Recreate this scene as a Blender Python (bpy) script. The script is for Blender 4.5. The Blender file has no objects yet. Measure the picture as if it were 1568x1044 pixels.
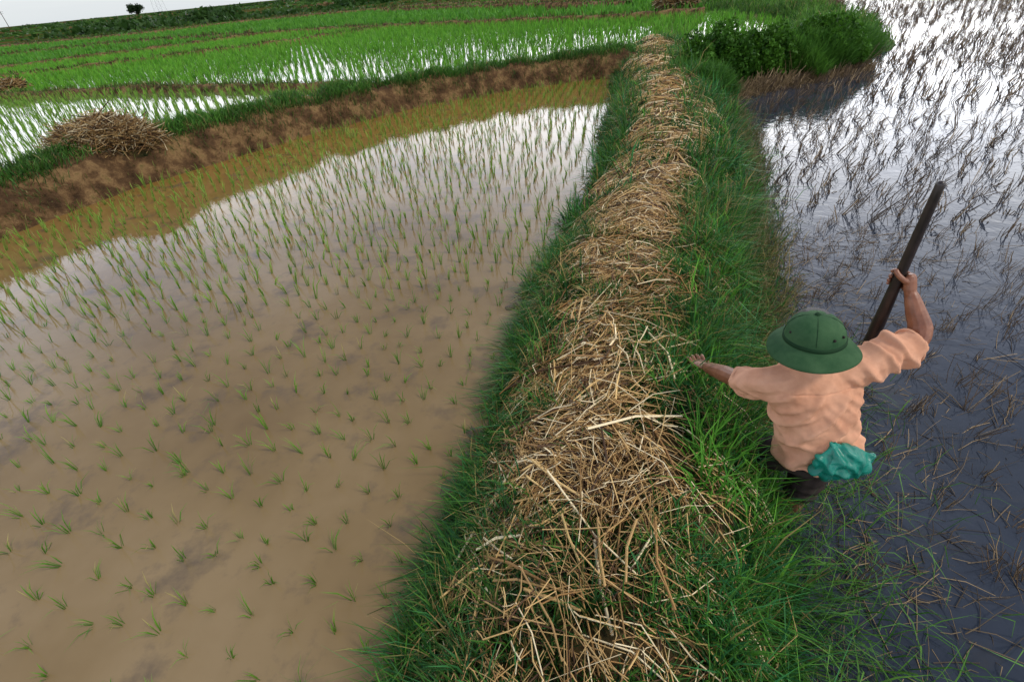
import bpy, bmesh, math, random
import numpy as np
from mathutils import Vector, Matrix
random.seed(4); rng=np.random.default_rng(7)
C=bpy.context.scene.collection

# ---------------------------------------------------------------- noise
def vn(x,y,sc,seed=0):
    x=np.asarray(x,float)*sc+seed*17.31; y=np.asarray(y,float)*sc+seed*9.77
    xi=np.floor(x); yi=np.floor(y); fx=x-xi; fy=y-yi
    fx=fx*fx*(3-2*fx); fy=fy*fy*(3-2*fy)
    def h(a,b):
        v=np.sin(a*127.1+b*311.7+seed*3.3)*43758.5453
        return v-np.floor(v)
    return (h(xi,yi)*(1-fx)+h(xi+1,yi)*fx)*(1-fy)+(h(xi,yi+1)*(1-fx)+h(xi+1,yi+1)*fx)*fy
def fbm(x,y,sc,seed=0):
    return .55*vn(x,y,sc,seed)+.3*vn(x,y,sc*2.1,seed+1)+.15*vn(x,y,sc*4.3,seed+2)

# ---------------------------------------------------------------- materials
def newmat(name):
    m=bpy.data.materials.new(name); m.use_nodes=True
    nt=m.node_tree; b=nt.nodes['Principled BSDF']
    return m,nt,b
def N(nt,t,**k):
    n=nt.nodes.new(t)
    for a,v in k.items(): setattr(n,a,v)
    return n
def noise(nt,scale,detail=4,rough=.55,coord='Object',vec=None):
    tc=N(nt,'ShaderNodeTexCoord'); n=N(nt,'ShaderNodeTexNoise')
    n.inputs['Scale'].default_value=scale; n.inputs['Detail'].default_value=detail; n.inputs['Roughness'].default_value=rough
    nt.links.new(vec if vec else tc.outputs[coord],n.inputs['Vector'])
    return n
def ramp(nt,src,stops):
    r=N(nt,'ShaderNodeValToRGB'); e=r.color_ramp.elements
    while len(e)<len(stops): e.new(.5)
    for i,(p,c) in enumerate(stops):
        e[i].position=p; e[i].color=(*c,1) if len(c)==3 else c
    nt.links.new(src,r.inputs['Fac']); return r
def mixc(nt,fac,a,b,mode='MIX'):
    m=N(nt,'ShaderNodeMix',data_type='RGBA',blend_type=mode)
    for s,v in ((m.inputs[0],fac),(m.inputs[6],a),(m.inputs[7],b)):
        if hasattr(v,'is_output'): nt.links.new(v,s)
        elif isinstance(v,(int,float)): s.default_value=v
        else: s.default_value=(*v,1)
    return m.outputs[2]
def bump(nt,b,src,strength,dist):
    n=N(nt,'ShaderNodeBump'); n.inputs['Strength'].default_value=strength; n.inputs['Distance'].default_value=dist
    nt.links.new(src,n.inputs['Height']); nt.links.new(n.outputs[0],b.inputs['Normal'])

def attr_mat(name,rough=.6,transl=.3,spec=.3):
    m,nt,b=newmat(name)
    a=N(nt,'ShaderNodeAttribute',attribute_name='Col')
    nt.links.new(a.outputs['Color'],b.inputs['Base Color'])
    b.inputs['Roughness'].default_value=rough; b.inputs['Specular IOR Level'].default_value=spec
    if transl>0:
        t=N(nt,'ShaderNodeBsdfTranslucent'); nt.links.new(a.outputs['Color'],t.inputs['Color'])
        mx=N(nt,'ShaderNodeMixShader'); mx.inputs[0].default_value=transl
        nt.links.new(b.outputs[0],mx.inputs[1]); nt.links.new(t.outputs[0],mx.inputs[2])
        nt.links.new(mx.outputs[0],nt.nodes['Material Output'].inputs['Surface'])
    return m
M_grass=attr_mat('grass_blades',.55,.28,.22)
M_straw=attr_mat('dry_straw',.6,0,.3)
M_leaf=attr_mat('leaves',.5,.3,.15)

def water_mat(name,stops,blotch,ripple,rip_scale,rough=.03,far=None,bth=(.56,.72)):
    m,nt,b=newmat(name)
    n1=noise(nt,.55,5,.6); r1=ramp(nt,n1.outputs['Fac'],stops).outputs[0]
    if far:
        tc=N(nt,'ShaderNodeTexCoord'); sp=N(nt,'ShaderNodeSeparateXYZ'); nt.links.new(tc.outputs['Object'],sp.inputs[0])
        dm=N(nt,'ShaderNodeMath',operation='MULTIPLY_ADD'); nt.links.new(sp.outputs[0],dm.inputs[0]); dm.inputs[1].default_value=-.62; nt.links.new(sp.outputs[1],dm.inputs[2])
        mr=N(nt,'ShaderNodeMapRange'); nt.links.new(dm.outputs[0],mr.inputs[0]); mr.inputs[1].default_value=7; mr.inputs[2].default_value=12.5
        r1=mixc(nt,mr.outputs[0],r1,far)
    n2=noise(nt,2.3,6,.68); r2=ramp(nt,n2.outputs['Fac'],[(bth[0],(0,0,0)),(bth[1],(1,1,1))])
    f=N(nt,'ShaderNodeMath',operation='MULTIPLY'); nt.links.new(r2.outputs[0],f.inputs[0]); f.inputs[1].default_value=.75
    nt.links.new(mixc(nt,f.outputs[0],r1,blotch),b.inputs['Base Color'])
    b.inputs['Roughness'].default_value=rough; b.inputs['IOR'].default_value=1.36
    n3=noise(nt,rip_scale,3,.6)
    bump(nt,b,n3.outputs['Fac'],ripple,.02)
    return m
M_mud=water_mat('muddy_water',[(.3,(.155,.100,.043)),(.5,(.215,.145,.067)),(.7,(.27,.19,.10))],(.10,.074,.052),.05,5,far=(.24,.135,.032),bth=(.53,.68))
M_dark=water_mat('dark_water',[(.3,(.024,.030,.042)),(.7,(.040,.048,.066))],(.045,.042,.04),.20,6)
M_padw=water_mat('paddy_water',[(.3,(.08,.13,.03)),(.7,(.15,.16,.07))],(.07,.12,.02),.05,4)

def soil_mat(name,stops,sc=6,bs=.8,bd=.03,rough=.9,spec=.15):
    m,nt,b=newmat(name)
    n=noise(nt,sc,8,.65); r=ramp(nt,n.outputs['Fac'],stops)
    nt.links.new(r.outputs[0],b.inputs['Base Color']); b.inputs['Roughness'].default_value=rough
    b.inputs['Specular IOR Level'].default_value=spec
    n2=noise(nt,sc*4,8,.7); bump(nt,b,n2.outputs['Fac'],bs,bd)
    return m
M_soil=soil_mat('bank_soil',[(.3,(.03,.017,.008)),(.48,(.11,.06,.027)),(.6,(.25,.15,.065)),(.75,(.07,.08,.02))],3,1,.08)
M_dike=soil_mat('dike_thatch_soil',[(.3,(.015,.022,.006)),(.5,(.05,.038,.014)),(.7,(.11,.07,.026))],9)
M_clod=soil_mat('wet_mud',[(.3,(.07,.048,.03)),(.7,(.13,.09,.055))],9,.6,.02,.5)
M_green=soil_mat('turf',[(.3,(.015,.045,.008)),(.5,(.03,.08,.012)),(.7,(.08,.08,.025))],3)
M_land=soil_mat('farmland',[(.32,(.025,.085,.010)),(.45,(.03,.07,.012)),(.53,(.09,.062,.022)),(.6,(.025,.05,.010)),(.7,(.05,.12,.015))],.045,0,.01,1,0)

# ---------------------------------------------------------------- mesh builders
def mesh_np(name,v,tris,col=None,mat=None,parent=None,smooth=False):
    me=bpy.data.meshes.new(name); v=np.asarray(v,np.float32); tris=np.asarray(tris,np.int32)
    me.vertices.add(len(v)); me.vertices.foreach_set('co',v.ravel())
    k=tris.shape[1]
    me.loops.add(tris.size); me.loops.foreach_set('vertex_index',tris.ravel())
    me.polygons.add(len(tris)); me.polygons.foreach_set('loop_start',np.arange(0,tris.size,k,dtype=np.int32))
    if smooth: me.polygons.foreach_set('use_smooth',np.ones(len(tris),bool))
    me.update(calc_edges=True)
    if col is not None:
        a=me.color_attributes.new('Col','FLOAT_COLOR','POINT')
        c=np.ones((len(v),4),np.float32); c[:,:3]=col; a.data.foreach_set('color',c.ravel())
    if mat: me.materials.append(mat)
    o=bpy.data.objects.new(name,me); C.objects.link(o)
    if parent: o.parent=parent
    return o
GEO={}
def collect(name,v,t,c,mat):
    GEO.setdefault((name,mat.name),[]).append((v,t,c))
def flush():
    # every mass of small things becomes one mesh object
    for (name,mn),L in GEO.items():
        off=0; V=[];T=[];K=[]
        for v,t,c in L: V.append(v);T.append(t+off);K.append(c);off+=len(v)
        mesh_np(name,np.concatenate(V),np.concatenate(T),np.concatenate(K),bpy.data.materials[mn])
def blade_geo(base,h,w,lean,col):
    n=len(base); az=rng.uniform(0,math.pi,n)
    s=np.stack([np.cos(az),np.sin(az),np.zeros(n)],1)*(w[:,None]*.5)
    L=np.concatenate([lean,np.zeros((n,1))],1)
    up=np.array([0,0,1.])
    ln=np.clip(np.linalg.norm(lean,axis=1),0,1.3)
    vz=np.sqrt(np.clip(1-ln**2*.75,.08,1))
    mid=base+L*(h*.38)[:,None]+up*(h*.62*np.sqrt(vz))[:,None]
    tip=base+L*h[:,None]+up*(h*vz)[:,None]
    v=np.stack([base-s*.8,base+s*.8,mid-s,mid+s,tip],1).reshape(-1,3)
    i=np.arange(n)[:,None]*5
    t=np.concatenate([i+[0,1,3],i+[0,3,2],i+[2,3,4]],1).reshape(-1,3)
    c=np.stack([col*.6,col*.6,col,col,col*1.25],1).reshape(-1,3)  # shade among the roots is painted in: blade bases get a darker colour
    return v,t,c
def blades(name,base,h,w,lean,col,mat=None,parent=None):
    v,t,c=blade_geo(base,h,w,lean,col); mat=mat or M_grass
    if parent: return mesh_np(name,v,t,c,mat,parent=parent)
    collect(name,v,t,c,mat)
def stick_geo(p0,p1,bend,rad,col,f=.5):
    n=len(p0); d=p1-p0; d/= (np.linalg.norm(d,axis=1,keepdims=True)+1e-9)
    a=np.cross(d,np.array([.13,.21,.97])); a/= (np.linalg.norm(a,axis=1,keepdims=True)+1e-9); b_=np.cross(d,a)
    pm=p0*(1-f)+p1*f+bend
    vs=[]
    for P,rs in ((p0,1),(pm,1),(p1,.8)):
        for k in range(3):
            q=k*2*math.pi/3
            vs.append(P+(a*math.cos(q)+b_*math.sin(q))*(rad*rs)[:,None])
    v=np.stack(vs,1).reshape(-1,3); i=np.arange(n)[:,None]*9
    T=[]
    for l in (0,3):
        for k in range(3):
            k2=(k+1)%3; T+= [i+[l+k,l+k2,l+3+k2],i+[l+k,l+3+k2,l+3+k]]
    t=np.concatenate(T,1).reshape(-1,3)
    return v,t,np.repeat(col,9,axis=0)
def sticks(name,p0,p1,bend,rad,col,mat=None,f=.5,parent=None):
    v,t,c=stick_geo(p0,p1,bend,rad,col,f); mat=mat or M_straw
    if parent: return mesh_np(name,v,t,c,mat,parent=parent)
    collect(name,v,t,c,mat)
def flat_poly(name,pts,z,mat):
    bm=bmesh.new(); f=bm.faces.new([bm.verts.new((x,y,z)) for x,y in pts])
    bm.normal_update()
    bmesh.ops.triangulate(bm,faces=bm.faces[:])
    bm.normal_update()
    for f in bm.faces:
        if f.normal.z<0: f.normal_flip()
    me=bpy.data.meshes.new(name); bm.to_mesh(me); me.materials.append(mat)
    o=bpy.data.objects.new(name,me); C.objects.link(o); return o
def lerpc(a,b,t): return np.array(a)[None]*(1-t[:,None])+np.array(b)[None]*t[:,None]
def inpoly(x,y,P):
    P=np.array(P); r=np.zeros(len(x),bool); j=len(P)-1
    for i in range(len(P)):
        xi,yi=P[i]; xj,yj=P[j]
        c=((yi>y)!=(yj>y))&(x<(xj-xi)*(y-yi)/(yj-yi+1e-12)+xi); r^=c; j=i
    return r

# ---------------------------------------------------------------- main dike
Ly=np.array([-3,.83,1.29,1.74,2.12,2.67,3.2,3.92,4.64,5.62,6.96,9.34,12.78,15.45,17.5])
Lx=np.array([-1.7,-.71,-.6,-.41,-.25,-.12,.06,.17,.55,.92,1.38,2.07,2.96,3.62,4.3])
Ry=np.array([-3,.68,1.05,1.42,2.12,2.55,3.25,4.11,5.14,6.87,8.9,10.95,13,17.5])
Rx=np.array([-.2,.98,1.14,1.26,1.45,1.62,1.98,2.35,2.78,3.5,4.2,4.8,5.4,6.6])
def dL(y): return np.interp(y,Ly,Lx)+.26*(fbm(y,0*y,1.6,3)-.5)+.04
def dR(y): return np.interp(y,Ry,Rx)+.14*(fbm(y,0*y+5,1.8,8)-.5)
def dz_t(t,x,y):
    H=.52+.15*(fbm(x,y,1.1,11)-.5)
    return H*(1-np.abs(2*t-1)**2.3)+.10*(fbm(x,y,4.5,12)-.5)
def dz(x,y):
    l=dL(y); r=dR(y); t=(x-l)/(r-l); return dz_t(t,x,y)
ys=np.concatenate([np.arange(-3,6,.05),np.arange(6,17.5,.12)]); ts=np.linspace(-.12,1.12,46)
Y,T=np.meshgrid(ys,ts,indexing='ij'); X=dL(Y)+(dR(Y)-dL(Y))*T; Z=dz_t(T,X,Y)
def grid_faces(a,b):
    i=np.arange(a-1)[:,None]*b+np.arange(b-1)[None]; i=i.ravel()
    return np.stack([i,i+1,i+b+1,i+b],1)
V=np.stack([X,Y,Z],2).reshape(-1,3)
f=grid_faces(len(ys),len(ts))[:, ::-1]
mesh_np('earth_dike',V,f,None,M_dike,smooth=True)

# ---------------------------------------------------------------- generic strips (bunds)
def smoothline(P,n):
    P=np.array(P,float); d=np.r_[0,np.cumsum(np.linalg.norm(np.diff(P,axis=0),axis=1))]
    s=np.linspace(0,d[-1],n); Q=np.stack([np.interp(s,d,P[:,k]) for k in range(P.shape[1])],1)
    for _ in range(6): Q[1:-1]=(Q[:-2]+2*Q[1:-1]+Q[2:])/4
    return Q
class Strip:
    def __init__(s,name,P,z0,z1,mat,pw=3,step=.15,seed=1,nt=17,rough=.12,obj=True):
        P=np.array(P,float); n=max(8,int(np.linalg.norm(np.diff(P[:,:2],axis=0),axis=1).sum()/step))
        s.Q=smoothline(P,n); s.z0=z0; s.pw=pw; s.seed=seed; s.rough=rough
        tg=np.gradient(s.Q[:,:2],axis=0); tg/=np.linalg.norm(tg,axis=1,keepdims=True)
        s.nrm=np.stack([-tg[:,1],tg[:,0]],1)
        if obj:
            ts=np.linspace(-1.15,1.15,nt); U,TT=np.meshgrid(np.arange(n),ts,indexing='ij')
            v=s.pt(U.ravel().astype(float),TT.ravel())
            mesh_np(name,v,grid_faces(n,nt),None,mat,smooth=True)
    def pt(s,u,t):
        k=np.arange(len(s.Q)); q=[np.interp(u,k,s.Q[:,j]) for j in range(4)]
        nx=np.interp(u,k,s.nrm[:,0]); ny=np.interp(u,k,s.nrm[:,1])
        wob=1+.3*(fbm(q[0],q[1],1.1,s.seed)-.5)
        x=q[0]+nx*q[2]*t*wob; y=q[1]+ny*q[2]*t*wob
        z=s.z0+q[3]*(1-np.abs(t)**s.pw)+s.rough*(fbm(x,y,1.6,s.seed+5)-.5)*np.clip(1.1-np.abs(t),0,1)*1.5+s.rough*.5*(vn(x,y,7,s.seed+9)-.5)
        return np.stack([x,y,z],1)
    def scatter(s,n,t0=-1,t1=1):
        u=rng.uniform(0,len(s.Q)-1,n); t=rng.uniform(t0,t1,n); return s.pt(u,t),t

D2=Strip('mud_bund',[(-11,2.2,.75,.62),(-9.3,4.7,.75,.62),(-7.9,6.9,.75,.62),(-7.35,8,.72,.62),(-6.75,9.1,.7,.62),(-5.55,10.45,.68,.6),(-4.1,12.1,.62,.58),(-2.1,13.65,.6,.56),(.3,14.65,.6,.55),(2.1,15.0,.6,.55),(4.1,15.1,.6,.55)],0,0,M_soil,pw=5,step=.08,seed=21,nt=41,rough=.18)
BA=Strip('field_bund',[(-30,24,.3,.17),(-18,20.8,.3,.17),(-12,19,.3,.17),(-7.8,17,.28,.15),(-4.2,15.3,.25,.15),(-3.3,14.2,.25,.15)],.3,0,M_soil,seed=31)
BB=Strip('field_bund',[(-60,31,.5,.25),(-29,35,.45,.25),(-21,39,.4,.25),(-17,43.5,.4,.25),(-13,43,.4,.25),(-6,38,.35,.25),(1,32.2,.35,.25),(7.4,27,.35,.25),(10.2,26,.4,.3)],.3,0,M_soil,seed=33,step=.3)
BC=Strip('field_bund',[(-90,60,.8,.4),(-56,69,.8,.4),(-37,66,.7,.4),(-28,72,.7,.4),(-6,66,.6,.4),(4,50,.6,.4),(10,40,.6,.4)],.3,0,M_soil,seed=35,step=.5)
BD=Strip('field_bund',[(-45,48,.5,.3),(-30,50,.5,.3),(-17,43.5,.5,.3)],.3,0,M_soil,seed=36,step=.4)
BE=Strip('field_bund',[(-10,62,.6,.4),(2,47,.5,.4),(9,35,.5,.35)],.3,0,M_soil,seed=37,step=.4)
BF=Strip('field_bund',[(-34,27,.35,.2),(-22,29,.35,.2),(-12,33,.35,.2),(-6,38,.35,.2)],.3,0,M_soil,seed=38,step=.3)
BK=Strip('grassy_bank',[(4.2,12.3,1.0,.4),(6,13.4,1.5,.5),(8,14.4,1.7,.5),(10,15.8,1.6,.5),(11.6,18.3,1.2,.5),(12.6,22,1.2,.5),(12.6,28,1.6,.5),(12,40,2,.5),(11,70,3,.5)],0,0,M_green,seed=41,step=.2,nt=31,rough=.2)

# ---------------------------------------------------------------- ground and water sheets
flat_poly('ground',[(-4000,-4000),(4000,-4000),(4000,4000),(-4000,4000)],-.35,M_land)
midy=np.arange(-3,17,.5); mx=(np.interp(midy,Ly,Lx)+np.interp(midy,Ry,Rx))/2
crest=[tuple(p) for p in D2.Q[::6,:2]]
flat_poly('muddy_water',[(a,b_) for a,b_ in zip(mx,midy) if b_<15.3]+crest[::-1]+[(-12,-3)],0,M_mud)
flat_poly('flooded_field_water',[(a,b_) for a,b_ in zip(mx,midy)][::-1]+[(60,-3),(60,80),(12,80),(12.6,28),(12.6,22),(11.6,18.3),(9,15.8)],0,M_dark)
UP=crest+[(6,14.2),(8,14.9),(9.6,15.9),(11,18.3),(12,22),(12,28),(11,40),(10,75),(-130,75),(-130,2.2)]
flat_poly('paddy_water',UP,.3,M_padw)
gx=np.linspace(-700,500,180); gy=72+np.linspace(0,1,60)**2*900
GX,GY=np.meshgrid(gx,gy,indexing='ij'); GZ=.3+1.2*fbm(GX,GY,.02,51)*np.clip((GY-72)/60,0,1)+.25*vn(GX,GY,.3,52)
mesh_np('distant_farmland',np.stack([GX,GY,GZ],2).reshape(-1,3),grid_faces(180,60)[:, ::-1],None,M_land,smooth=True)
# coarse scrub and dry grass covering the plain
n=42000; d_=72+rng.random(n)**1.7*330; x=rng.uniform(-1.25,.45,n)*d_; y=d_
k=vn(x,y,.06,55)+rng.normal(0,.12,n)>.38; x=x[k]; y=y[k]; n=len(x); sc_=y/72
zz=.3+1.2*fbm(x,y,.02,51)*np.clip((y-72)/60,0,1)
col=lerpc((.02,.06,.008),(.06,.13,.02),rng.random(n)); pt_=vn(x,y,.05,56)+rng.normal(0,.1,n); col[pt_>.68]=(.13,.085,.035); col*=rng.uniform(.6,1.2,(n,1))
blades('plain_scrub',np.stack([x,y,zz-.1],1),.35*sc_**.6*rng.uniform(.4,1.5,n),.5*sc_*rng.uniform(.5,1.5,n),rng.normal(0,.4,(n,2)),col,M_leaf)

# ---------------------------------------------------------------- dike grass
def straw_w(t,x,y):
    e=(fbm(x,y,1.7,61)-.5)*.38
    t1=np.interp(y,[0,1,2.0,3.0,5,8,17],[.80,.74,.66,.68,.68,.66,.62])
    a=np.clip((t+e-.15)/.12,0,1)*np.clip((t1-t+e)/.16,0,1)
    near=np.clip((y-1.05+e*3)/.35,0,1)
    patch=np.clip((fbm(x,y,1.6,64)-.38)/.12,0,1)
    return a*(.18+.82*near)*(.34+.66*patch)
def dike_pts(n,y0,y1,t0=-.02,t1=1.03):
    y=rng.uniform(y0,y1,n); t=rng.uniform(t0,t1,n); l=dL(y); r=dR(y); x=l+(r-l)*t
    return x,y,t,dz_t(t,x,y)
def grasscol(n,x,y,dryf=.09):
    g=lerpc((.022,.085,.012),(.085,.24,.028),rng.random(n)**1.2)
    pat=fbm(x,y,1.6,71); g=g*(.40+1.25*pat[:,None])
    dry=rng.random(n)<dryf*(.3+2.2*vn(x,y,1.8,72)); g[dry]=lerpc((.36,.25,.09),(.20,.20,.06),rng.random(dry.sum()))
    blue=(rng.random(n)<.35)&~dry; g[blue]=g[blue]*np.array([.65,.95,2.1])
    return g
def dgrass(name,nt_,per,y0,y1,hs,ws,rt):
    x,y,t,z=dike_pts(nt_,y0,y1); bare=vn(x,y,3.2,79)
    keep=(rng.random(nt_)>straw_w(t,x,y)*.84)&(bare>.22); x,y,t,z=[q[keep] for q in (x,y,t,z)]; m_=len(x)
    edge=np.abs(2*t-1); right=np.clip((t-.6)/.4,0,1)
    th=hs*rng.lognormal(0,.35,m_)*(.7+.55*edge+.5*right)*(.5+1.0*fbm(x,y,3,73))
    tl=(np.stack([vn(x,y,2.5,75),vn(x,y,2.5,76)],1)-.5)*.9; tl[:,0]+=(2*t-1)*.45
    tc_=rng.uniform(.6,1.3,m_)
    R=lambda a_: np.repeat(a_,per,axis=0)
    n=m_*per; az=rng.uniform(0,6.283,n); rr=rng.random(n)*rt; la=rng.random(n)**.8
    bx=R(x)+np.cos(az)*rr; by=R(y)+np.sin(az)*rr
    lean=np.stack([np.cos(az),np.sin(az)],1)*(.15+.95*la)[:,None]+R(tl)
    h=R(th)*rng.uniform(.5,1.25,n)
    col=grasscol(n,bx,by)*R(tc_)[:,None]
    bz=dz(bx,by)-.012
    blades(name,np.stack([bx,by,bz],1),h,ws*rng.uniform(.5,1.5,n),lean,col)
dgrass('dike_grass',7800,12,.2,5,.11,.0054,.03)
dgrass('dike_grass',6500,8,5,17.4,.16,.0115,.06)
dgrass('dike_grass',900,9,-3,.3,.1,.008,.04)

# ---------------------------------------------------------------- straw on the dike
def strawcol(n):
    c=lerpc((.70,.47,.19),(.29,.145,.045),rng.random(n)**.9)
    k=rng.random(n); c[k<.16]=(.88,.72,.44); c[k>.80]=(.09,.045,.02)
    return c*rng.uniform(.75,1.2,(n,1))
def dstraw(name,n,y0,y1,ls,rad,lift,t0=0,t1=1,force=False,spread=.5):
    x,y,t,z=dike_pts(n,y0,y1,t0,t1); w=straw_w(t,x,y)
    if not force:
        keep=rng.random(n)<w; x,y,t,z=[q[keep] for q in (x,y,t,z)]
    n=len(x)
    th=(vn(x,y,2.0,81)*2.4+vn(x,y,.8,82)*2)*math.pi+rng.normal(0,spread,n)
    ln=rng.lognormal(0,.5,n)*ls; ln=np.clip(ln,.03,.6)
    dx=np.cos(th)*ln/2; dy=np.sin(th)*ln/2
    up=lift*(.1+1.5*np.clip(fbm(x,y,2.4,84)-.15,0,1))*rng.random(n)**.6+.012
    p0=np.stack([x-dx,y-dy,dz(x-dx,y-dy)+up+rng.normal(0,.014,n)],1)
    p1=np.stack([x+dx,y+dy,dz(x+dx,y+dy)+up+rng.normal(0,.014,n)],1)
    zc=dz(x,y)+up; b_=np.zeros((n,3)); b_[:,2]=zc-(p0[:,2]+p1[:,2])/2+rng.normal(0,.008,n)
    b_[:,:2]=rng.normal(0,.08,(n,2))*ln[:,None]
    sticks(name,p0,p1,b_,rad*rng.uniform(.5,1.7,n),strawcol(n))
dstraw('straw_layer',12000,.5,3.6,.12,.0024,.07)
dstraw('straw_layer',12000,.5,4.2,.06,.0014,.08,spread=1.5)
dstraw('straw_layer',9500,3.4,7.5,.17,.0036,.08)
dstraw('straw_layer',9500,7.2,17,.27,.0072,.10)
dstraw('straw_layer',3200,.3,5,.18,.0021,.11,t0=.08,t1=.95,force=True,spread=.9)
dstraw('straw_layer',2400,5,16,.30,.0046,.12,t0=.10,t1=.94,force=True,spread=.9)
dstraw('straw_layer',260,.8,3.2,.26,.0046,.11,t0=.15,t1=.66,force=True)

# silt lumps breaking the surface right at the dike foot
bm=bmesh.new()
for i in range(60):
    y=random.uniform(1.2,10); x=float(dL(np.array([y]))[0])-abs(random.gauss(0,.06))+.03; r=random.uniform(.03,.09)
    ret=bmesh.ops.create_icosphere(bm,subdivisions=2,radius=1,matrix=Matrix.Identity(4))
    a0=random.uniform(0,6); sx=r*random.uniform(.7,1.5); sy=r*random.uniform(.6,1.1)
    for v in ret['verts']:
        c_=v.co.copy(); k_=.75+.5*float(vn(c_.x+x*3,c_.y+c_.z,1.9,5))
        px_=c_.x*sx*k_; py_=c_.y*sy*k_
        v.co=Vector((x+px_*math.cos(a0)-py_*math.sin(a0),y+px_*math.sin(a0)+py_*math.cos(a0),c_.z*r*.3*k_-.004))
me=bpy.data.meshes.new('mud_foot'); bm.to_mesh(me); bm.free(); me.materials.append(M_clod); me.polygons.foreach_set('use_smooth',[True]*len(me.polygons)); C.objects.link(bpy.data.objects.new('mud_foot',me))

# ---------------------------------------------------------------- grass on bunds
def sgrass(name,S,n,t0,t1,hs,ws,c0,c1,thr=.3):
    p,t=S.scatter(n,t0,t1)
    k=fbm(p[:,0],p[:,1],1.3,91)+rng.normal(0,.12,n)>thr; p=p[k]; t=t[k]; n=len(p)
    h=hs*rng.uniform(.5,1.4,n)*(.35+1.3*fbm(p[:,0],p[:,1],2.4,92)); az=rng.uniform(0,6.283,n)
    lean=np.stack([np.cos(az),np.sin(az)],1)*rng.uniform(.2,1,n)[:,None]
    col=lerpc(c0,c1,rng.random(n))*(.4+1.2*fbm(p[:,0],p[:,1],1.1,93))[:,None]
    dry=rng.random(n)<.05; col[dry]=(.25,.2,.08)
    p[:,2]-=.01
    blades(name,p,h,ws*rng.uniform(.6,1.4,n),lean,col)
G0=(.02,.075,.010); G1=(.08,.20,.025)
sgrass('bund_grass',D2,36000,-.66,1.0,.18,.013,G0,G1,.36)
sgrass('bund_grass',D2,5500,-1.0,-.62,.14,.012,G0,(.16,.15,.04),.5)
sgrass('bund_grass',BA,5000,-1,1,.13,.02,G0,(.12,.13,.03),.42)
sgrass('bund_grass',BB,4000,-.9,.9,.16,.035,(.03,.05,.012),(.13,.09,.03),.42)
sgrass('bund_grass',BF,2500,-.9,.9,.16,.035,(.03,.05,.012),(.12,.09,.03),.42)
sgrass('bund_grass',BC,4000,-1,1,.28,.06,(.03,.05,.012),(.13,.09,.03),.4)
sgrass('bund_grass',BD,2000,-1,1,.22,.05,(.03,.05,.012),(.12,.08,.03),.4)
sgrass('bund_grass',BE,2000,-1,1,.22,.05,(.03,.05,.012),(.12,.08,.03),.4)
sgrass('bank_grass',BK,40000,-1.02,1.02,.3,.02,(.025,.09,.012),(.11,.24,.03))

# ---------------------------------------------------------------- rice seedlings (near field)
def rice(name,x,y,z,nb,hs,ws,c0,c1,spread=.5,rad=.012):
    n=len(x); X=np.repeat(x,nb); Y=np.repeat(y,nb); N_=n*nb
    ch=np.repeat(rng.uniform(.6,1.25,n),nb); az=rng.uniform(0,6.283,N_)
    cl=np.repeat(rng.normal(0,.18,(n,2)),nb,axis=0)
    lean=np.stack([np.cos(az),np.sin(az)],1)*(rng.random(N_)**1.2*spread)[:,None]+cl
    r=rng.random(N_)*rad
    base=np.stack([X+np.cos(az)*r,Y+np.sin(az)*r,np.full(N_,z-.01)],1)
    col=lerpc(c0,c1,np.repeat(rng.random(n),nb)*.6+rng.random(N_)*.4)
    if z==0:
        yl=rng.random(N_)<.07; col[yl]=(.34,.30,.10)
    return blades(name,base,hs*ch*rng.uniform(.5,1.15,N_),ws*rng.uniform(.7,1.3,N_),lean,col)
a=math.radians(16.5); gu,gv=np.meshgrid(np.arange(-16,10,.205),np.arange(-4,20,.195))
gu=gu.ravel()+0; gv=gv.ravel()
gu=gu+.10*(vn(gu,gv,.5,101)-.5)*2+rng.normal(0,.024,gu.shape); gv=gv+.10*(vn(gu,gv,.5,102)-.5)*2+rng.normal(0,.024,gv.shape)
fx=gu*math.cos(a)+gv*math.sin(a); fy=-gu*math.sin(a)+gv*math.cos(a)
off=D2.Q[:,:2]-D2.nrm*(D2.Q[:,2:3]+.12)
FP=[tuple(p) for p in off[::5]]+[(3.2,14)]+[(float(dL(np.array([q]))[0])-.14,q) for q in np.arange(14,-3,-.25)]+[(-11.5,-3)]
k=inpoly(fx,fy,FP)&(rng.random(fx.shape)>.07); fx=fx[k]; fy=fy[k]
nr=fy<4.2
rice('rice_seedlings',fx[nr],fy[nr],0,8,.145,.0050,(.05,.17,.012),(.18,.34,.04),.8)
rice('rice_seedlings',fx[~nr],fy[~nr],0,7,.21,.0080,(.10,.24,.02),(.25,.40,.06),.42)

# upper paddies
def gridpts(x0,x1,y0,y1,s,ang):
    R=max(x1-x0,y1-y0)*.8; cx,cy=(x0+x1)/2,(y0+y1)/2
    u,v=np.meshgrid(np.arange(-R,R,s),np.arange(-R,R,s)); u=u.ravel()+rng.normal(0,s*.15,u.size); v=v.ravel()+rng.normal(0,s*.15,v.size)
    x=cx+u*math.cos(ang)-v*math.sin(ang); y=cy+u*math.sin(ang)+v*math.cos(ang)
    k=(x>x0)&(x<x1)&(y>y0)&(y<y1); return x[k],y[k]
bA=[tuple(p) for p in BA.Q[:,:2]]; bB=[tuple(p) for p in BB.Q[:,:2]]
x,y=gridpts(-26,0,4,24,.24,.5); k=inpoly(x,y,[(-11,2.2)]+crest[:-10]+bA[::-1][3:]+[(-30,2.2)])
rice('rice_plants',x[k],y[k],.3,5,.24,.014,(.10,.26,.02),(.24,.38,.06),.4)
P2=[(-3.6,15.2),(.3,15.4),(4.1,15.8),(7.5,16.3),(9.6,17.5),(11,20),(10.8,24.5),(9.9,25.7)]+bB[::-1]+bA
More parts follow.
